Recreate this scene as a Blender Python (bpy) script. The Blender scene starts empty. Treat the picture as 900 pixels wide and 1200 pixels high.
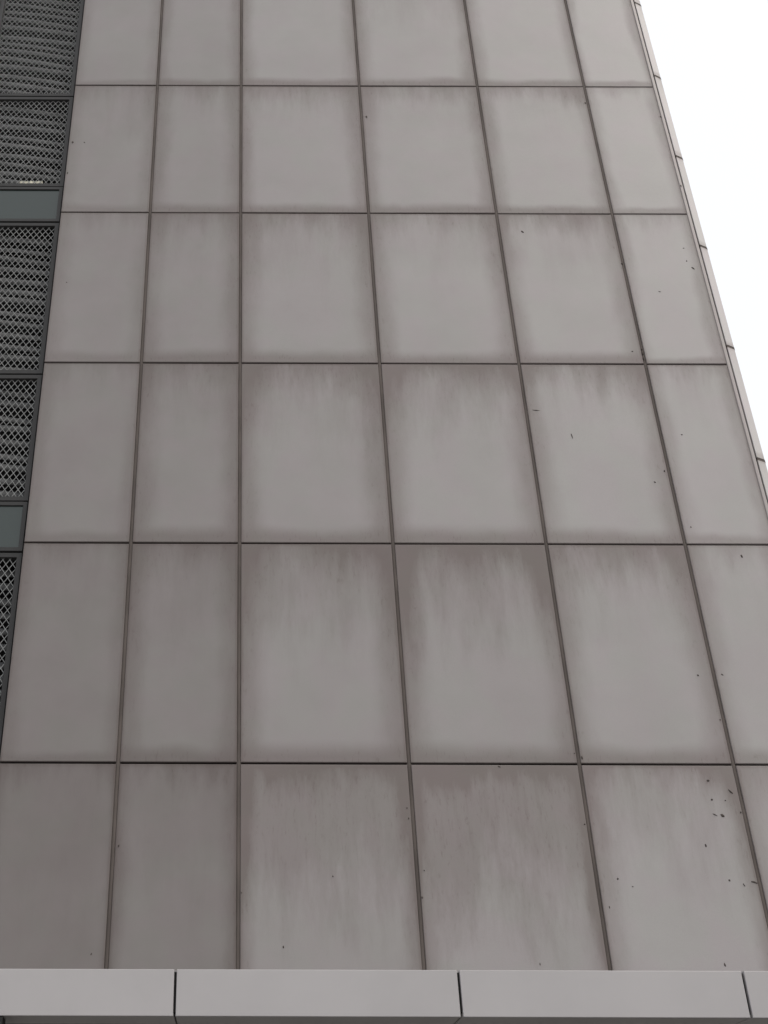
import bpy, bmesh, math, random
from mathutils import Matrix, Vector

scene = bpy.context.scene
R = math.radians
random.seed(7)

# ------------------------------------------------------------------ camera
EYE = 1.6
cam_data = bpy.data.cameras.new('camera')
cam = bpy.data.objects.new('camera', cam_data)
scene.collection.objects.link(cam)
cam.matrix_world = (Matrix.Translation((0, 0, EYE)) @
                    Matrix.Rotation(R(90 + 31.408), 4, 'X') @
                    Matrix.Rotation(R(0.176), 4, 'Z'))
cam_data.sensor_width = 36
cam_data.lens = 42.0
cam_data.shift_x = 168.33 / 1200          # the photograph is the right part of a wider picture
cam_data.clip_end = 2000
scene.camera = cam
scene.render.resolution_x, scene.render.resolution_y = 768, 1024

# ------------------------------------------------------------------ overcast sky, soft sun
SUN_EL, SUN_AZ = 52, 128                   # azimuth clockwise from north (+Y): behind the camera, to the right
w = bpy.data.worlds.new('World'); scene.world = w
w.use_nodes = True
nt = w.node_tree; nt.nodes.clear()
wo = nt.nodes.new('ShaderNodeOutputWorld')
sky = nt.nodes.new('ShaderNodeTexSky'); sky.sky_type = 'NISHITA'; sky.sun_disc = False
sky.sun_elevation = R(SUN_EL); sky.sun_rotation = R(SUN_AZ)
sky.air_density = 1.5; sky.dust_density = 6
b1 = nt.nodes.new('ShaderNodeBackground'); b1.inputs[1].default_value = 0.05
b2 = nt.nodes.new('ShaderNodeBackground'); b2.inputs[0].default_value = (1.0, 0.996, 0.982, 1); b2.inputs[1].default_value = 0.9
ad = nt.nodes.new('ShaderNodeAddShader')
nt.links.new(sky.outputs[0], b1.inputs[0])
nt.links.new(b1.outputs[0], ad.inputs[0]); nt.links.new(b2.outputs[0], ad.inputs[1])
nt.links.new(ad.outputs[0], wo.inputs[0])
sun_data = bpy.data.lights.new('sun', 'SUN'); sun_data.energy = 0.5; sun_data.angle = R(35)
sun_data.color = (1.0, 0.98, 0.96)
sun = bpy.data.objects.new('sun', sun_data); scene.collection.objects.link(sun)
d = Vector((math.sin(R(SUN_AZ)) * math.cos(R(SUN_EL)), math.cos(R(SUN_AZ)) * math.cos(R(SUN_EL)), math.sin(R(SUN_EL))))
sun.rotation_euler = d.to_track_quat('Z', 'Y').to_euler()
vs = scene.view_settings
vs.view_transform = 'Standard'; vs.look = 'None'; vs.exposure = 0.0; vs.gamma = 1; vs.use_curve_mapping = False

# ------------------------------------------------------------------ node helpers
class NB:
    def __init__(s, name):
        s.m = bpy.data.materials.new(name); s.m.use_nodes = True
        s.t = s.m.node_tree; s.p = s.t.nodes['Principled BSDF']
    def n(s, kind, **kw):
        x = s.t.nodes.new(kind)
        for k, v in kw.items(): setattr(x, k, v)
        return x
    def put(s, sock, v):
        if hasattr(v, 'is_output') or isinstance(v, bpy.types.NodeSocket): s.t.links.new(v, sock)
        else: sock.default_value = v
    def math(s, op, a, b=None, c=None, clamp=False):
        x = s.n('ShaderNodeMath', operation=op, use_clamp=clamp)
        for i, v in enumerate((a, b, c)):
            if v is not None: s.put(x.inputs[i], v)
        return x.outputs[0]
    def step(s, v, a, b, lo=0.0, hi=1.0):
        x = s.n('ShaderNodeMapRange', interpolation_type='SMOOTHSTEP', clamp=True)
        for i, q in enumerate((v, a, b, lo, hi)): s.put(x.inputs[i], q)
        return x.outputs[0]
    def attr(s, name):
        x = s.n('ShaderNodeAttribute', attribute_type='OBJECT', attribute_name=name)
        return x.outputs['Fac']
    def noise(s, vec, scale, detail=4, rough=0.55, dist=0.0):
        x = s.n('ShaderNodeTexNoise')
        if vec is not None: s.put(x.inputs['Vector'], vec)
        s.put(x.inputs['Scale'], scale); s.put(x.inputs['Detail'], detail)
        s.put(x.inputs['Roughness'], rough); s.put(x.inputs['Distortion'], dist)
        return x.outputs['Fac']
    def mix(s, f, a, b):
        x = s.n('ShaderNodeMix', data_type='RGBA')
        s.put(x.inputs[0], f); s.put(x.inputs[6], a); s.put(x.inputs[7], b)
        return x.outputs[2]
    def mixmul(s, a, b):
        x = s.n('ShaderNodeMix', data_type='RGBA', blend_type='MULTIPLY')
        s.put(x.inputs[0], 1.0); s.put(x.inputs[6], a); s.put(x.inputs[7], b)
        return x.outputs[2]
    def vmath(s, op, a, b):
        x = s.n('ShaderNodeVectorMath', operation=op)
        s.put(x.inputs[0], a); s.put(x.inputs[1], b)
        return x.outputs[0]
    def bump(s, h, strength, dist):
        x = s.n('ShaderNodeBump'); s.put(x.inputs['Strength'], strength); s.put(x.inputs['Distance'], dist)
        s.put(x.inputs['Height'], h); s.put(s.p.inputs['Normal'], x.outputs[0])
    def base(s, c): s.put(s.p.inputs['Base Color'], c)
    def rough(s, r): s.put(s.p.inputs['Roughness'], r)

def panel_material(name, clean, soil, rough=0.42):
    """painted facade panel: soil round the rim, rain streaks from the top, all in panel coordinates"""
    b = NB(name)
    tc = b.n('ShaderNodeTexCoord')
    sp = b.n('ShaderNodeSeparateXYZ'); b.put(sp.inputs[0], tc.outputs['Object'])
    x, z = sp.outputs[0], sp.outputs[2]
    hw, hh = b.attr('half_w'), b.attr('half_h')
    rnd = b.n('ShaderNodeObjectInfo').outputs['Random']
    off = b.n('ShaderNodeCombineXYZ'); b.put(off.inputs[0], b.math('MULTIPLY', rnd, 57.0)); b.put(off.inputs[1], b.math('MULTIPLY', rnd, 131.0))
    b.put(off.inputs[2], b.math('MULTIPLY', rnd, 23.0))
    pos = b.vmath('ADD', tc.outputs['Object'], off.outputs[0])
    n_lo = b.noise(pos, 2.4, 3)
    n_mid = b.noise(pos, 9.0, 5, 0.6)
    st = b.vmath('MULTIPLY', pos, (1.0, 1.0, 0.20))
    n_str = b.noise(st, 4.2, 10, 0.66, 0.1)
    n_str2 = b.noise(b.vmath('MULTIPLY', pos, (1.0, 1.0, 0.13)), 22.0, 8, 0.70, 0.15)
    wob = b.math('ADD', b.math('MULTIPLY', b.math('SUBTRACT', n_lo, 0.5), 0.34), b.math('MULTIPLY', b.math('SUBTRACT', n_mid, 0.5), 0.05))
    dx = b.math('SUBTRACT', hw, b.math('ABSOLUTE', x))
    dtop = b.math('SUBTRACT', hh, z)
    dbot = b.math('ADD', hh, z)
    wdth = b.attr('halo')
    n_side = b.noise(b.vmath('MULTIPLY', pos, (1.0, 1.0, 0.35)), 2.6, 6, 0.6)
    wob_s = b.math('MULTIPLY', b.math('SUBTRACT', n_side, 0.5), 0.26)
    sx = b.step(b.math('ADD', dx, wob_s), 0.0, b.math('MULTIPLY', wdth, 0.22), 1, 0)
    stp = b.step(b.math('ADD', b.math('ADD', dtop, b.math('MULTIPLY', wob, 0.9)), b.math('MULTIPLY', b.math('SUBTRACT', n_str, 0.5), 0.85)), -0.14, b.math('MULTIPLY', wdth, 0.38), 1, 0)
    sb = b.step(b.math('ADD', dbot, b.math('MULTIPLY', wob, 0.4)), 0.03, b.math('MULTIPLY', wdth, 0.17), 1, 0)
    inv = b.math('MULTIPLY', b.math('MULTIPLY', b.math('SUBTRACT', 1.0, b.math('MULTIPLY', sx, 0.70)), b.math('SUBTRACT', 1.0, b.math('MULTIPLY', stp, 0.75))),
                 b.math('SUBTRACT', 1.0, b.math('MULTIPLY', sb, 0.82)))
    halo = b.math('SUBTRACT', 1.0, inv)
    # thin crisp line of soot hard against the joints
    rim = b.math('MAXIMUM', b.step(dx, 0.002, 0.030, 1, 0), b.math('MULTIPLY', b.step(dtop, 0.002, 0.035, 1, 0), 0.8))
    # rain streaks: reach down from the top edge, ragged and vertically drawn out
    reach = b.attr('reach'); strk = b.attr('streak')
    t = b.math('DIVIDE', dtop, b.math('MULTIPLY', hh, 2.0))
    front = b.math('ADD', t, b.math('MULTIPLY', b.math('SUBTRACT', n_str, 0.5), 1.25))
    sheet = b.step(front, b.math('SUBTRACT', reach, 0.26), b.math('ADD', reach, 0.24), 1, 0)
    fine = b.math('MULTIPLY', b.step(n_str2, 0.47, 0.75), b.step(t, 0.0, b.math('ADD', reach, 0.35), 1, 0))
    s_amt = b.math('MULTIPLY', strk, b.math('ADD', b.math('MULTIPLY', sheet, 0.62), b.math('MULTIPLY', fine, 0.24)))
    amt = b.math('ADD', b.math('ADD', b.math('MULTIPLY', halo, b.attr('grime')), b.math('MULTIPLY', rim, 0.30)), s_amt)
    amt = b.math('ADD', amt, b.math('MULTIPLY', b.math('SUBTRACT', n_mid, 0.5), 0.10), clamp=True)
    n_sp = b.noise(b.vmath('MULTIPLY', pos, (1.0, 1.0, 0.28)), 55.0, 4, 0.7)
    amt = b.math('ADD', amt, b.math('MULTIPLY', b.math('MULTIPLY', b.step(n_sp, 0.54, 0.74), amt), 0.45), clamp=True)
    # soot plus painted light falloff, darker to the left and downwards, with a slow drift inside each panel
    soil_shade = b.math('ADD', b.attr('soil_shade'), b.math('MULTIPLY', b.math('SUBTRACT', n_lo, 0.5), 0.22), clamp=True)
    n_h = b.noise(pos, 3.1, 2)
    c = b.mix(soil_shade, clean, soil)
    c = b.mix(b.step(n_h, 0.35, 0.65), c, b.mixmul(c, (1.02, 0.982, 1.012, 1)))
    fine_n = b.noise(pos, 160.0, 2)
    dirt = b.mixmul(c, (0.56, 0.508, 0.490, 1))
    c = b.mix(b.math('MULTIPLY', b.step(fine_n, 0.3, 0.8), 0.10), c, (0.16, 0.15, 0.145, 1))
    b.base(b.mix(amt, c, dirt))
    b.rough(b.math('ADD', rough, b.math('MULTIPLY', amt, 0.25)))
    b.bump(b.math('ADD', b.noise(pos, 1.1, 1), b.math('MULTIPLY', b.noise(pos, 60, 3), 0.02)), 0.35, 0.02)
    return b.m

def grain_material(name, col, rough=0.5, metal=0.0, var=0.25, scale=6.0, stretch=(1, 1, 1), bump=0.15, spec=0.35):
    b = NB(name)
    tc = b.n('ShaderNodeTexCoord')
    geo = b.n('ShaderNodeNewGeometry')
    v = b.vmath('MULTIPLY', geo.outputs['Position'], stretch)
    n = b.noise(v, scale, 6, 0.6)
    lo = tuple(q * (1 - var) for q in col[:3]) + (1,)
    hi = tuple(min(1, q * (1 + var)) for q in col[:3]) + (1,)
    b.base(b.mix(b.step(n, 0.3, 0.7), lo, hi))
    b.put(b.p.inputs['Metallic'], metal)
    b.put(b.p.inputs['Specular IOR Level'], spec)
    b.rough(b.math('ADD', rough - 0.08, b.math('MULTIPLY', n, 0.16)))
    b.bump(n, bump, 0.002)
    return b.m

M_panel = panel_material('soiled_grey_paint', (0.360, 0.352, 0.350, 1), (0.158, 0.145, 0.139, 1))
M_side = panel_material('grey_edge_paint', (0.50, 0.49, 0.485, 1), (0.25, 0.225, 0.215, 1))
M_fascia = grain_material('pale_grey_coated_metal', (0.396, 0.384, 0.394), 0.38, 0, 0.035, 1.4, (1, 1, 1), 0.05)
M_soffit = grain_material('grey_soffit_metal', (0.44, 0.43, 0.425), 0.5, 0, 0.05, 2.0)
M_joint = grain_material('weathered_sealant', (0.095, 0.080, 0.073), 0.75, 0, 0.22, 9.0, (1, 1, 0.25), 0.5)
M_core = grain_material('dark_backing', (0.02, 0.018, 0.017), 0.9, 0, 0.1)
M_void = grain_material('dark_interior', (0.006, 0.006, 0.0065), 0.95, 0, 0.1)
M_frame = grain_material('charcoal_aluminium', (0.031, 0.031, 0.032), 0.55, 0.0, 0.12, 4.0)
M_mesh = grain_material('expanded_mesh_metal', (0.23, 0.235, 0.235), 0.42, 0.2, 0.2, 14.0)
M_blade = grain_material('grey_louvre_metal', (0.11, 0.112, 0.115), 0.5, 0, 0.25, 5.0)
M_fleck = grain_material('dried_mud', (0.065, 0.055, 0.05), 0.9, 0, 0.4, 60.0)
M_conc = grain_material('raw_concrete', (0.27, 0.26, 0.25), 0.85, 0, 0.15, 3.0)
M_white = grain_material('white_plastic', (0.75, 0.75, 0.74), 0.4, 0, 0.03)
M_cream = grain_material('faded_cream_plastic', (0.62, 0.60, 0.50), 0.6, 0, 0.2, 30.0)
M_black = grain_material('black_rubber', (0.012, 0.012, 0.012), 0.6, 0, 0.1)

def glass_material():
    b = NB('tinted_window_glass')
    b.base((0.034, 0.046, 0.044, 1)); b.rough(0.06)
    b.put(b.p.inputs['IOR'], 1.52)
    geo = b.n('ShaderNodeNewGeometry')
    b.bump(b.noise(geo.outputs['Position'], 2.2, 1), 0.25, 0.004)
    return b.m
M_glass = glass_material()

def paving_material():
    b = NB('grey_paving')
    geo = b.n('ShaderNodeNewGeometry')
    br = b.n('ShaderNodeTexBrick'); b.put(br.inputs['Vector'], geo.outputs['Position'])
    br.inputs['Color1'].default_value = (0.30, 0.29, 0.28, 1); br.inputs['Color2'].default_value = (0.34, 0.33, 0.32, 1)
    br.inputs['Mortar'].default_value = (0.09, 0.085, 0.08, 1); br.inputs['Scale'].default_value = 1.2
    br.inputs['Mortar Size'].default_value = 0.012
    b.base(br.outputs[0]); b.rough(0.85)
    return b.m

# ------------------------------------------------------------------ object helpers
C = bpy.data.collections.new('scene'); scene.collection.children.link(C)
def empty(name, loc, label, cat):
    o = bpy.data.objects.new(name, None); C.objects.link(o); o.location = loc
    o['label'] = label; o['category'] = cat
    return o
def link_mesh(name, me, parent=None, loc=(0, 0, 0), mat=None):
    if mat and not me.materials: me.materials.append(mat)
    o = bpy.data.objects.new(name, me); C.objects.link(o); o.location = loc
    if parent: o.parent = parent
    return o
def to_mesh(bm, name, smooth=False):
    bmesh.ops.recalc_face_normals(bm, faces=bm.faces)
    me = bpy.data.meshes.new(name); bm.to_mesh(me); bm.free()
    if smooth:
        for p in me.polygons: p.use_smooth = True
    return me
def add_box(bm, x0, x1, y0, y1, z0, z1):
    v = [bm.verts.new((x, y, z)) for x in (x0, x1) for y in (y0, y1) for z in (z0, z1)]
    for f in ((0, 1, 3, 2), (4, 6, 7, 5), (0, 4, 5, 1), (2, 3, 7, 6), (0, 2, 6, 4), (1, 5, 7, 3)):
        bm.faces.new([v[i] for i in f])
    return v
def prism(bm, prof, z0, z1):
    """prof: (x, y) outline extruded in z"""
    a = [bm.verts.new((x, y, z0)) for x, y in prof]; c = [bm.verts.new((x, y, z1)) for x, y in prof]
    n = len(prof)
    for i in range(n): bm.faces.new([a[i], a[(i + 1) % n], c[(i + 1) % n], c[i]])
    bm.faces.new(list(reversed(a))); bm.faces.new(c)
cache = {}
def box_mesh(key, w_, d_, h_, bevel=0.0):
    """box centred on x and z, front face at y=0, depth d_ behind; bevelled front rim"""
    k = (key, round(w_, 4), round(d_, 4), round(h_, 4), bevel)
    if k in cache: return cache[k]
    bm = bmesh.new()
    e = bevel
    if e:
        rings = [(0.0, d_), (0.0, e), (e * 0.35, e * 0.3), (e, 0.0)]
    else:
        rings = [(0.0, d_), (0.0, 0.0)]
    vs_ = []
    for ins, y in rings:
        a, c = w_ / 2 - ins, h_ / 2 - ins
        vs_.append([bm.verts.new(p) for p in ((-a, y, -c), (a, y, -c), (a, y, c), (-a, y, c))])
    for r0, r1 in zip(vs_, vs_[1:]):
        for i in range(4): bm.faces.new([r0[i], r0[(i + 1) % 4], r1[(i + 1) % 4], r1[i]])
    bm.faces.new(vs_[0]); bm.faces.new(vs_[-1])
    cache[k] = to_mesh(bm, key)
    return cache[k]

# ------------------------------------------------------------------ setting
WALL = 8.10                                 # distance from camera to the panel faces
bm = bmesh.new()
v = [bm.verts.new(p) for p in ((-600, -600, 0), (600, -600, 0), (600, 600, 0), (-600, 600, 0))]
bm.faces.new(v)
g = link_mesh('ground', to_mesh(bm, 'ground'), None, (0, 0, 0), paving_material())
g['kind'] = 'structure'

# ------------------------------------------------------------------ tower
tower = empty('clad_building', (0, WALL, 0), 'tall grey building face clad in dirt-streaked rectangular panels with dark joints', 'building')
XL = [-1.690, -0.856, -0.006, 1.194, 2.393, 3.480, 4.179]     # joint centres
ROW = 1.7865
Z0 = EYE + 10.021                                            # joint between the photo's first and second full row
zj = [Z0 + ROW * (3 - i) for i in range(0, 9)]                # top -> down, last one below the canopy line
VJ, HJ = 0.027, 0.015

# core
bm = bmesh.new()
add_box(bm, -1.70, 4.15, 0.045, 6.0, 0.01, zj[0] + 0.05)
link_mesh('wall', to_mesh(bm, 'wall'), tower, (0, 0, 0), M_core)

# per panel weathering and painted falloff: streak, reach, film, halo   rows counted from the photo's top row
STREAK = {0: [.10, .10, .12, .35, .12, .08], 1: [.30, .15, .25, .18, .20, .06], 2: [.12, .25, .40, .25, .30, .10],
          3: [.10, .30, .50, .60, .35, .20], 4: [.20, .30, .65, .75, .40, .20], 5: [.25, .30, .88, 1.0, .6, .3]}
REACH = {0: [.15, .2, .2, .35, .2, .2], 1: [.33, .2, .25, .2, .2, .2], 2: [.2, .25, .35, .3, .25, .2],
         3: [.2, .25, .3, .3, .2, .2], 4: [.3, .3, .4, .35, .22, .2], 5: [.5, .4, .52, .52, .30, .3]}
SOIL_SHADE = {0: [.63, .57, .34, .30, .18, .02], 1: [.65, .58, .36, .30, .20, .03], 2: [.67, .63, .39, .27, .19, .04],
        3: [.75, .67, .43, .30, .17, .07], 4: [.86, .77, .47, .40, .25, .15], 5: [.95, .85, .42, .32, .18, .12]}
HALO = {0: [.7, .8, .8, .9, .8, .55], 1: [.8, .9, .9, .9, .8, .6], 2: [.8, .95, 1.05, 1.0, .9, .6],
        3: [.7, 1.0, 1.1, 1.1, 1.0, .7], 4: [.6, .9, 1.1, 1.1, 1.05, .8], 5: [.4, .6, .62, .62, .75, .8]}
rp = random.Random(3)
for i in range(8):
    zt, zb = zj[i] - HJ / 2, zj[i + 1] + HJ / 2
    r = max(0, min(5, i - 2))
    for c in range(6):
        xl = XL[c] + (VJ / 2 if c else 0.0)
        xr = XL[c + 1] - (VJ / 2 if c < 5 else 0.0)
        me = box_mesh('panel', xr - xl, 0.035, zt - zb, 0.005)
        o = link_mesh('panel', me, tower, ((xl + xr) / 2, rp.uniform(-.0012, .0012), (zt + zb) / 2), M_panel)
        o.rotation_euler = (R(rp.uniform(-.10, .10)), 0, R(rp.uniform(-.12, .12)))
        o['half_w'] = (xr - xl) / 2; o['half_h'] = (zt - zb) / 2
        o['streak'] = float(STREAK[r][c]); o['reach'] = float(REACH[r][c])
        o['soil_shade'] = float(SOIL_SHADE[r][c]); o['halo'] = float(HALO[r][c]); o['grime'] = 0.58 if c == 0 else (0.82 if c == 1 else (0.90 if c < 5 else 0.72))

# vertical sealed joints: a slightly ragged bead down each joint, 7 mm behind the faces
def bead(width, z0, z1, seed):
    q = random.Random(seed); bm = bmesh.new(); prev = None
    n = int((z1 - z0) / 0.12)
    for k in range(n + 1):
        z = z0 + (z1 - z0) * k / n
        a = q.uniform(-.0010, .0010); dpt = q.uniform(-.0015, .0015)
        ring = [bm.verts.new((x + a, y + dpt, z)) for x, y in ((-width / 2, 0.012), (-width * .25, 0.006), (width * .25, 0.006), (width / 2, 0.012))]
        if prev:
            for j in range(3): bm.faces.new([prev[j], prev[j + 1], ring[j + 1], ring[j]])
        prev = ring
    for f in bm.faces: f.smooth = True
    me = bpy.data.meshes.new('joint_seal'); bm.to_mesh(me); bm.free()
    return me
for c in range(1, 6):
    link_mesh('joint_seal', bead(VJ + 0.004, zj[8], zj[0], c), tower, (XL[c], 0, 0), M_joint)

# ------------------------------------------------------------------ right-hand corner: trim strip, groove, folded edge panels
bm = bmesh.new()
prism(bm, [(4.182, 0.004), (4.188, 0.0), (4.216, 0.010), (4.219, 0.04), (4.182, 0.06)], zj[8], zj[0])
o = link_mesh('corner_trim', to_mesh(bm, 'corner_trim'), tower, (0, 0, 0), M_side)
for k, val in (('half_w', 5.0), ('half_h', 20.0), ('streak', 0.0), ('reach', 0.0), ('soil_shade', 0.55), ('halo', 0.1), ('grime', 0.3)): o[k] = val
bm = bmesh.new()
add_box(bm, 4.155, 4.232, 0.048, 5.9, 0.02, zj[0] + 0.04)
link_mesh('corner_post', to_mesh(bm, 'corner_post'), tower, (0, 0, 0), M_core)
NZ = [EYE + 9.035 + 1.1835 * k for k in range(-7, 6)]
SH = 1.1835 - 0.030
def edge_panel(h):
    k = ('edge', h)
    if k in cache: return cache[k]
    bm = bmesh.new(); e = 0.004
    prism(bm, [(4.231, 0.030), (4.233, 0.019), (4.237, 0.018), (4.309, 0.053), (4.312, 0.060), (4.312, 1.2), (4.300, 1.2), (4.300, 0.070), (4.235, 0.040)], -h / 2, h / 2)
    cache[k] = to_mesh(bm, 'side_panel'); return cache[k]
def seal_piece():
    if 'sp' in cache: return cache['sp']
    bm = bmesh.new()
    prism(bm, [(4.231, 0.030), (4.235, 0.022), (4.309, 0.057), (4.316, 0.062), (4.313, 1.2), (4.302, 1.2), (4.300, 0.072), (4.235, 0.042)], -0.0149, 0.0149)
    cache['sp'] = to_mesh(bm, 'side_joint_seal'); return cache['sp']
for z in NZ:
    o = link_mesh('side_panel', edge_panel(SH), tower, (0, 0, z + 1.1835 / 2), M_side)
    o['half_w'] = 5.0; o['half_h'] = SH / 2; o['streak'] = 0.25; o['reach'] = 0.2; o['soil_shade'] = 0.0; o['halo'] = 0.45; o['grime'] = 0.5
    link_mesh('side_joint_seal', seal_piece(), tower, (0, 0, z), M_joint)

# ------------------------------------------------------------------ left bays: framed mesh over louvre blades, glass bands
bands = []                                            # (top, bottom, kind)
for rep in range(-1, 3):
    t0 = EYE + 8.570 - 3.530 * rep
    bands += [(t0, t0 - .465, 'glass'), (t0 - .465, t0 - .465 - 1.785, 'mesh'), (t0 - .465 - 1.785, t0 - 3.530, 'mesh')]
FD = 0.055                                            # bays sit a little behind the panel faces
K = (WALL + FD) / WALL                                # heights were measured on the panel plane
bands = [(EYE + (a - EYE) * K, EYE + (c - EYE) * K, kd) for a, c, kd in bands if c > 1.9]
BX = [-1.703, -2.610, -3.517]

def frame_mesh(w_, h_, bar, dep):
    k = ('frame', round(w_, 3), round(h_, 3), bar)
    if k in cache: return cache[k]
    bm = bmesh.new()
    def ring(ins, y):
        a, c = w_ / 2 - ins, h_ / 2 - ins
        return [bm.verts.new(p) for p in ((-a, y, -c), (a, y, -c), (a, y, c), (-a, y, c))]
    rs = [ring(0, dep), ring(0, 0.003), ring(0.003, 0), ring(bar - 0.003, 0), ring(bar, 0.003), ring(bar, dep)]
    for r0, r1 in zip(rs, rs[1:] + rs[:1]):
        for i in range(4): bm.faces.new([r0[i], r0[(i + 1) % 4], r1[(i + 1) % 4], r1[i]])
    cache[k] = to_mesh(bm, 'frame'); return cache[k]

def diamond_mesh(w_, h_):
    k = ('dia', round(w_, 3), round(h_, 3))
    if k in cache: return cache[k]
    bm = bmesh.new(); PX, PZ = 0.0545, 0.080; t = 0.0024
    a, c = w_ / 2, h_ / 2
    m = PZ / PX
    for sgn in (1, -1):
        n = int((h_ + m * w_) / PZ) + 2
        for q in range(-n, n):
            b0 = q * PZ                                # z = sgn*m*x + b0
            pts = []
            for x in (-a, a):
                z = sgn * m * x + b0
                if -c <= z <= c: pts.append((x, z))
            for z in (-c, c):
                x = (z - b0) / (sgn * m)
                if -a < x < a: pts.append((x, z))
            if len(pts) < 2: continue
            (x0, z0), (x1, z1) = pts[:2]
            L = math.hypot(x1 - x0, z1 - z0)
            if L < 0.02: continue
            ux, uz = (x1 - x0) / L, (z1 - z0) / L
            nx, nz = -uz * t, ux * t
            y0 = 0.0 if sgn > 0 else 0.0012
            vv = []
            for (px, pz) in ((x0, z0), (x1, z1)):
                for (s_, yy) in ((-1, y0), (1, y0), (1, y0 + 0.004), (-1, y0 + 0.004)):
                    vv.append(bm.verts.new((px + s_ * nx, yy, pz + s_ * nz)))
            for j in range(4): bm.faces.new([vv[j], vv[(j + 1) % 4], vv[4 + (j + 1) % 4], vv[4 + j]])
    cache[k] = to_mesh(bm, 'mesh_screen'); return cache[k]

def blade_mesh(w_):
    k = ('blade', round(w_, 3))
    if k in cache: return cache[k]
    bm = bmesh.new(); prof = [(0.026, 0.034), (0.012, 0.024), (0.004, 0.008), (0.000, -0.008), (0.004, -0.022), (0.012, -0.030)]
    seg = 7; prev = None
    for i in range(seg + 1):
        x = -w_ / 2 + w_ * i / seg
        sag = -0.006 * (1 - (2 * i / seg - 1) ** 2)
        bow = 0.085 * (i / seg) ** 2 - 0.03
        f_ = [bm.verts.new((x, y + bow, z + sag)) for y, z in prof] + [bm.verts.new((x, y + bow + 0.003, z + sag)) for y, z in reversed(prof)]
        if prev:
            for j in range(len(f_)): bm.faces.new([prev[j], prev[(j + 1) % len(f_)], f_[(j + 1) % len(f_)], f_[j]])
        prev = f_
    cache[k] = to_mesh(bm, 'blade', True); return cache[k]

rb = random.Random(11)
for bi in range(2):
    xr, xl = BX[bi], BX[bi + 1]
    for (zt, zb, kind) in bands:
        w_ = xr - xl - 0.006; h_ = zt - zb - 0.012
        cx, cz = (xl + xr) / 2, (zt + zb) / 2
        if kind == 'glass':
            fr = link_mesh('window', frame_mesh(w_, h_, 0.036, 0.09), tower, (cx, FD - 0.006, cz), M_frame)
            pn = link_mesh('pane', box_mesh('pane', w_ - 0.0745, 0.012, h_ - 0.0745), fr, (0, 0.014, 0), M_glass)
        else:
            fr = link_mesh('vent_frame', frame_mesh(w_, h_, 0.041, 0.07), tower, (cx, FD, cz), M_frame)
            link_mesh('mesh_screen', diamond_mesh(w_ - 0.080, h_ - 0.080), fr, (0, 0.020, 0), M_mesh)
            nb = int((h_ - 0.10) / 0.128)
            yaw = rb.uniform(2.0, 5.0)
            for k in range(nb):
                z = h_ / 2 - 0.085 - 0.128 * k + rb.uniform(-.020, .020)
                bl = link_mesh('blade', blade_mesh(w_ - 0.03), fr, (0, 0.115, z), M_blade)
                bl.rotation_euler = (R(rb.uniform(-10, 10)), R(rb.uniform(-1.0, .6)), R(yaw + rb.uniform(-2.0, 2.0)))
bm = bmesh.new()                                        # the dark space behind the louvres
add_box(bm, BX[2] - 0.05, BX[0] + 0.008, 0.42, 0.55, 0.01, zj[0] + 0.05)
add_box(bm, BX[0] + 0.0008, BX[0] + 0.010, 0.13, 0.419, 0.01, zj[0] + 0.05)
link_mesh('louvre_backing', to_mesh(bm, 'louvre_backing'), tower, (0, 0, 0), M_void)
# small pale bracket showing through the mesh
bm = bmesh.new(); add_box(bm, -0.11, 0.11, 0, 0.03, -0.022, 0.022)
for q in (-0.08, 0.0, 0.08): add_box(bm, q - 0.012, q + 0.012, -0.012, -0.0005, -0.015, 0.015)
link_mesh('bracket', to_mesh(bm, 'bracket'), tower, (-2.03, 0.090, EYE + 8.715), M_cream)
# closing wall left of the bays
bm = bmesh.new(); add_box(bm, -3.85, BX[2] - 0.004, 0.02, 0.5, 0.01, zj[0] + 0.05)
link_mesh('pier', to_mesh(bm, 'pier'), tower, (0, 0, 0), M_conc)

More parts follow.
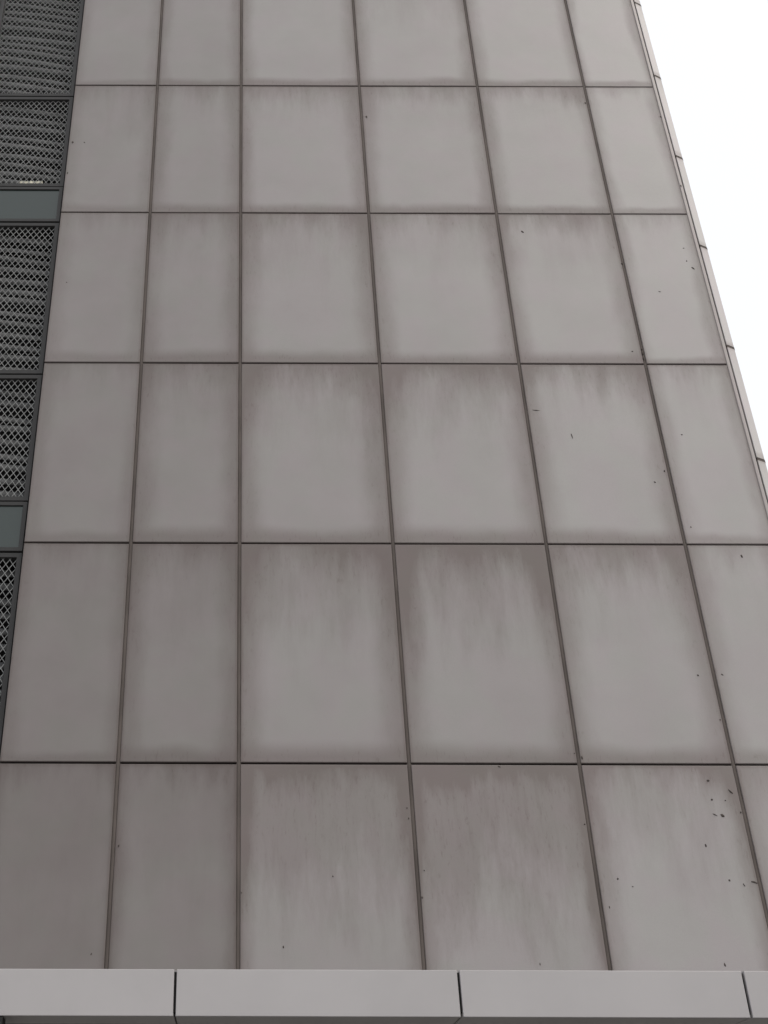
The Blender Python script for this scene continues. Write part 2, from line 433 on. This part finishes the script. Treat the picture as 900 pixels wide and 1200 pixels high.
# ------------------------------------------------------------------ dried mud flecks and scuffs stuck to the panels
FLECKS = [(3.276, 4.357, 0.024, 0.018, 0), (3.415, 4.278, 0.053, 0.015, -48), (3.273, 4.223, 0.021, 0.018, 0), (3.366, 4.217, 0.012, 0.012, 0), (3.326, 4.109, 0.041, 0.024, -20), (3.275, 4.115, 0.041, 0.008, -30), (3.455, 4.133, 0.018, 0.024, 0), (3.168, 3.903, 0.013, 0.035, 0), (2.534, 3.678, 0.02, 0.017, 0), (2.623, 3.627, 0.017, 0.009, 0), (3.28, 3.669, 0.017, 0.017, 0), (3.444, 3.658, 0.051, 0.017, -12), (3.371, 3.641, 0.009, 0.028, 20), (2.448, 3.494, 0.011, 0.025, 0), (3.137, 3.131, 0.017, 0.031, 0), (2.366, 4.047, 0.015, 0.015, 0), (1.826, 4.454, 0.024, 0.012, -20), (1.242, 3.73, 0.011, 0.011, 0), (1.215, 3.551, 0.014, 0.022, 0), (1.944, 3.132, 0.008, 0.021, 0), (2.418, 4.522, 0.018, 0.031, 0), (2.368, 4.553, 0.011, 0.011, 0), (1.157, 4.156, 0.009, 0.018, 0), (1.163, 4.084, 0.009, 0.018, 0), (0.015, 3.58, 0.011, 0.011, 0), (0.288, 3.233, 0.012, 0.019, 0), (0.627, 3.689, 0.009, 0.014, 0), (-0.957, 3.187, 0.011, 0.021, -20), (-0.819, 3.89, 0.012, 0.023, 0), (3.898, 6.156, 0.027, 0.046, 15), (3.362, 5.154, 0.024, 0.018, -50), (3.539, 5.161, 0.025, 0.015, -30), (3.453, 4.809, 0.015, 0.016, 0), (3.39, 8.186, 0.018, 0.019, 0), (3.476, 8.168, 0.019, 0.047, 0), (3.473, 8.112, 0.022, 0.047, 0), (3.477, 8.215, 0.015, 0.028, 0), (2.475, 7.553, 0.072, 0.012, -4), (2.739, 7.292, 0.01, 0.077, 8), (3.442, 6.948, 0.014, 0.025, 0), (3.346, 6.841, 0.021, 0.016, -50), (3.652, 7.308, 0.021, 0.014, 0), (3.554, 6.42, 0.015, 0.016, 0), (2.611, 9.601, 0.04, 0.022, -50), (3.469, 9.208, 0.026, 0.021, 0), (4.103, 9.154, 0.02, 0.052, 30), (4.063, 9.242, 0.016, 0.021, 0), (4.065, 9.4, 0.024, 0.011, 0), (3.75, 8.871, 0.031, 0.012, -20), (-1.654, 10.779, 0.025, 0.036, 0), (-1.671, 10.353, 0.02, 0.035, 0), (-1.57, 8.961, 0.014, 0.018, 0), (-1.537, 10.78, 0.017, 0.018, 0), (1.244, 11.16, 0.021, 0.044, 0), (3.455, 11.372, 0.021, 0.038, 0), (4.174, 11.174, 0.026, 0.019, -30), (4.194, 10.206, 0.016, 0.034, 0)]
bm = bmesh.new(); rf = random.Random(5)
for (x, z, w_, h_, a) in FLECKS:
    n = 7; ang = R(a)
    def rot(px, pz): return x + px * math.cos(ang) - pz * math.sin(ang), z + px * math.sin(ang) + pz * math.cos(ang)
    top = bm.verts.new((rot(0, 0)[0], -0.006, rot(0, 0)[1]))
    rg = []
    for j in range(n):
        t = 2 * math.pi * j / n; q = rf.uniform(.55, 1.1) * 0.44
        px, pz = rot(math.cos(t) * w_ * q * 1.05, math.sin(t) * h_ * q * 1.05)
        rg.append(bm.verts.new((px, -0.0014, pz)))
    rb_ = [bm.verts.new((v_.co.x, 0.004, v_.co.z)) for v_ in rg]
    for j in range(n):
        bm.faces.new([top, rg[j], rg[(j + 1) % n]]); bm.faces.new([rg[j], rb_[j], rb_[(j + 1) % n], rg[(j + 1) % n]])
o = link_mesh('mud_flecks', to_mesh(bm, 'mud_flecks'), tower, (0, 0, 0), M_fleck); o['kind'] = 'stuff'

# ------------------------------------------------------------------ canopy in front of the foot of the wall
CF = 0.35                                               # how far its face stands out
k_ = (WALL - CF) / WALL
canopy = empty('entrance_canopy', (0, WALL - CF, 0), 'pale grey metal fascia band crossing in front of the foot of the panelled wall', 'canopy')
ct, cb = EYE + 1.4955 * k_, EYE + 1.2135 * k_
FJ = [q * k_ for q in (-4.06, -2.234, -0.408, 1.411, 3.241, 5.07, 6.9)]
for a, c in zip(FJ, FJ[1:]):
    link_mesh('fascia_panel', box_mesh('fascia_panel', c - a - 0.016, 0.03, ct - cb, 0.004), canopy, ((a + c) / 2, 0, (ct + cb) / 2), M_fascia)
    o = link_mesh('soffit_panel', box_mesh('soffit_panel', c - a - 0.010, 0.02, CF - 0.046, 0.003), canopy, ((a + c) / 2, 0.034 + (CF - 0.04) / 2, cb + 0.004), M_soffit)
    o.rotation_euler = (R(90), 0, 0)
bm = bmesh.new(); add_box(bm, FJ[0] + 0.01, FJ[-1] - 0.01, 0.032, CF - 0.004, cb + 0.028, ct - 0.012)
link_mesh('canopy_core', to_mesh(bm, 'canopy_core'), canopy, (0, 0, 0), M_black)
bm = bmesh.new(); add_box(bm, FJ[0] + 0.005, FJ[-1] - 0.005, 0.0305, CF - 0.004, ct - 0.010, ct - 0.004)
link_mesh('canopy_top', to_mesh(bm, 'canopy_top'), canopy, (0, 0, 0), M_fascia)

# small black-edged white light box fixed under the canopy's front edge
bm = bmesh.new(); add_box(bm, -0.30, 0.026, 0.0, 0.10, -0.16, 0.0)
lb = link_mesh('light_box', to_mesh(bm, 'light_box'), canopy, (-1.452, 0.004, cb - 0.006), M_black)
bm = bmesh.new(); add_box(bm, -0.28, 0.008, -0.004, 0.01, -0.14, -0.018)
link_mesh('cover', to_mesh(bm, 'cover'), lb, (0, 0, 0), M_white)

scene.render.engine = 'CYCLES'
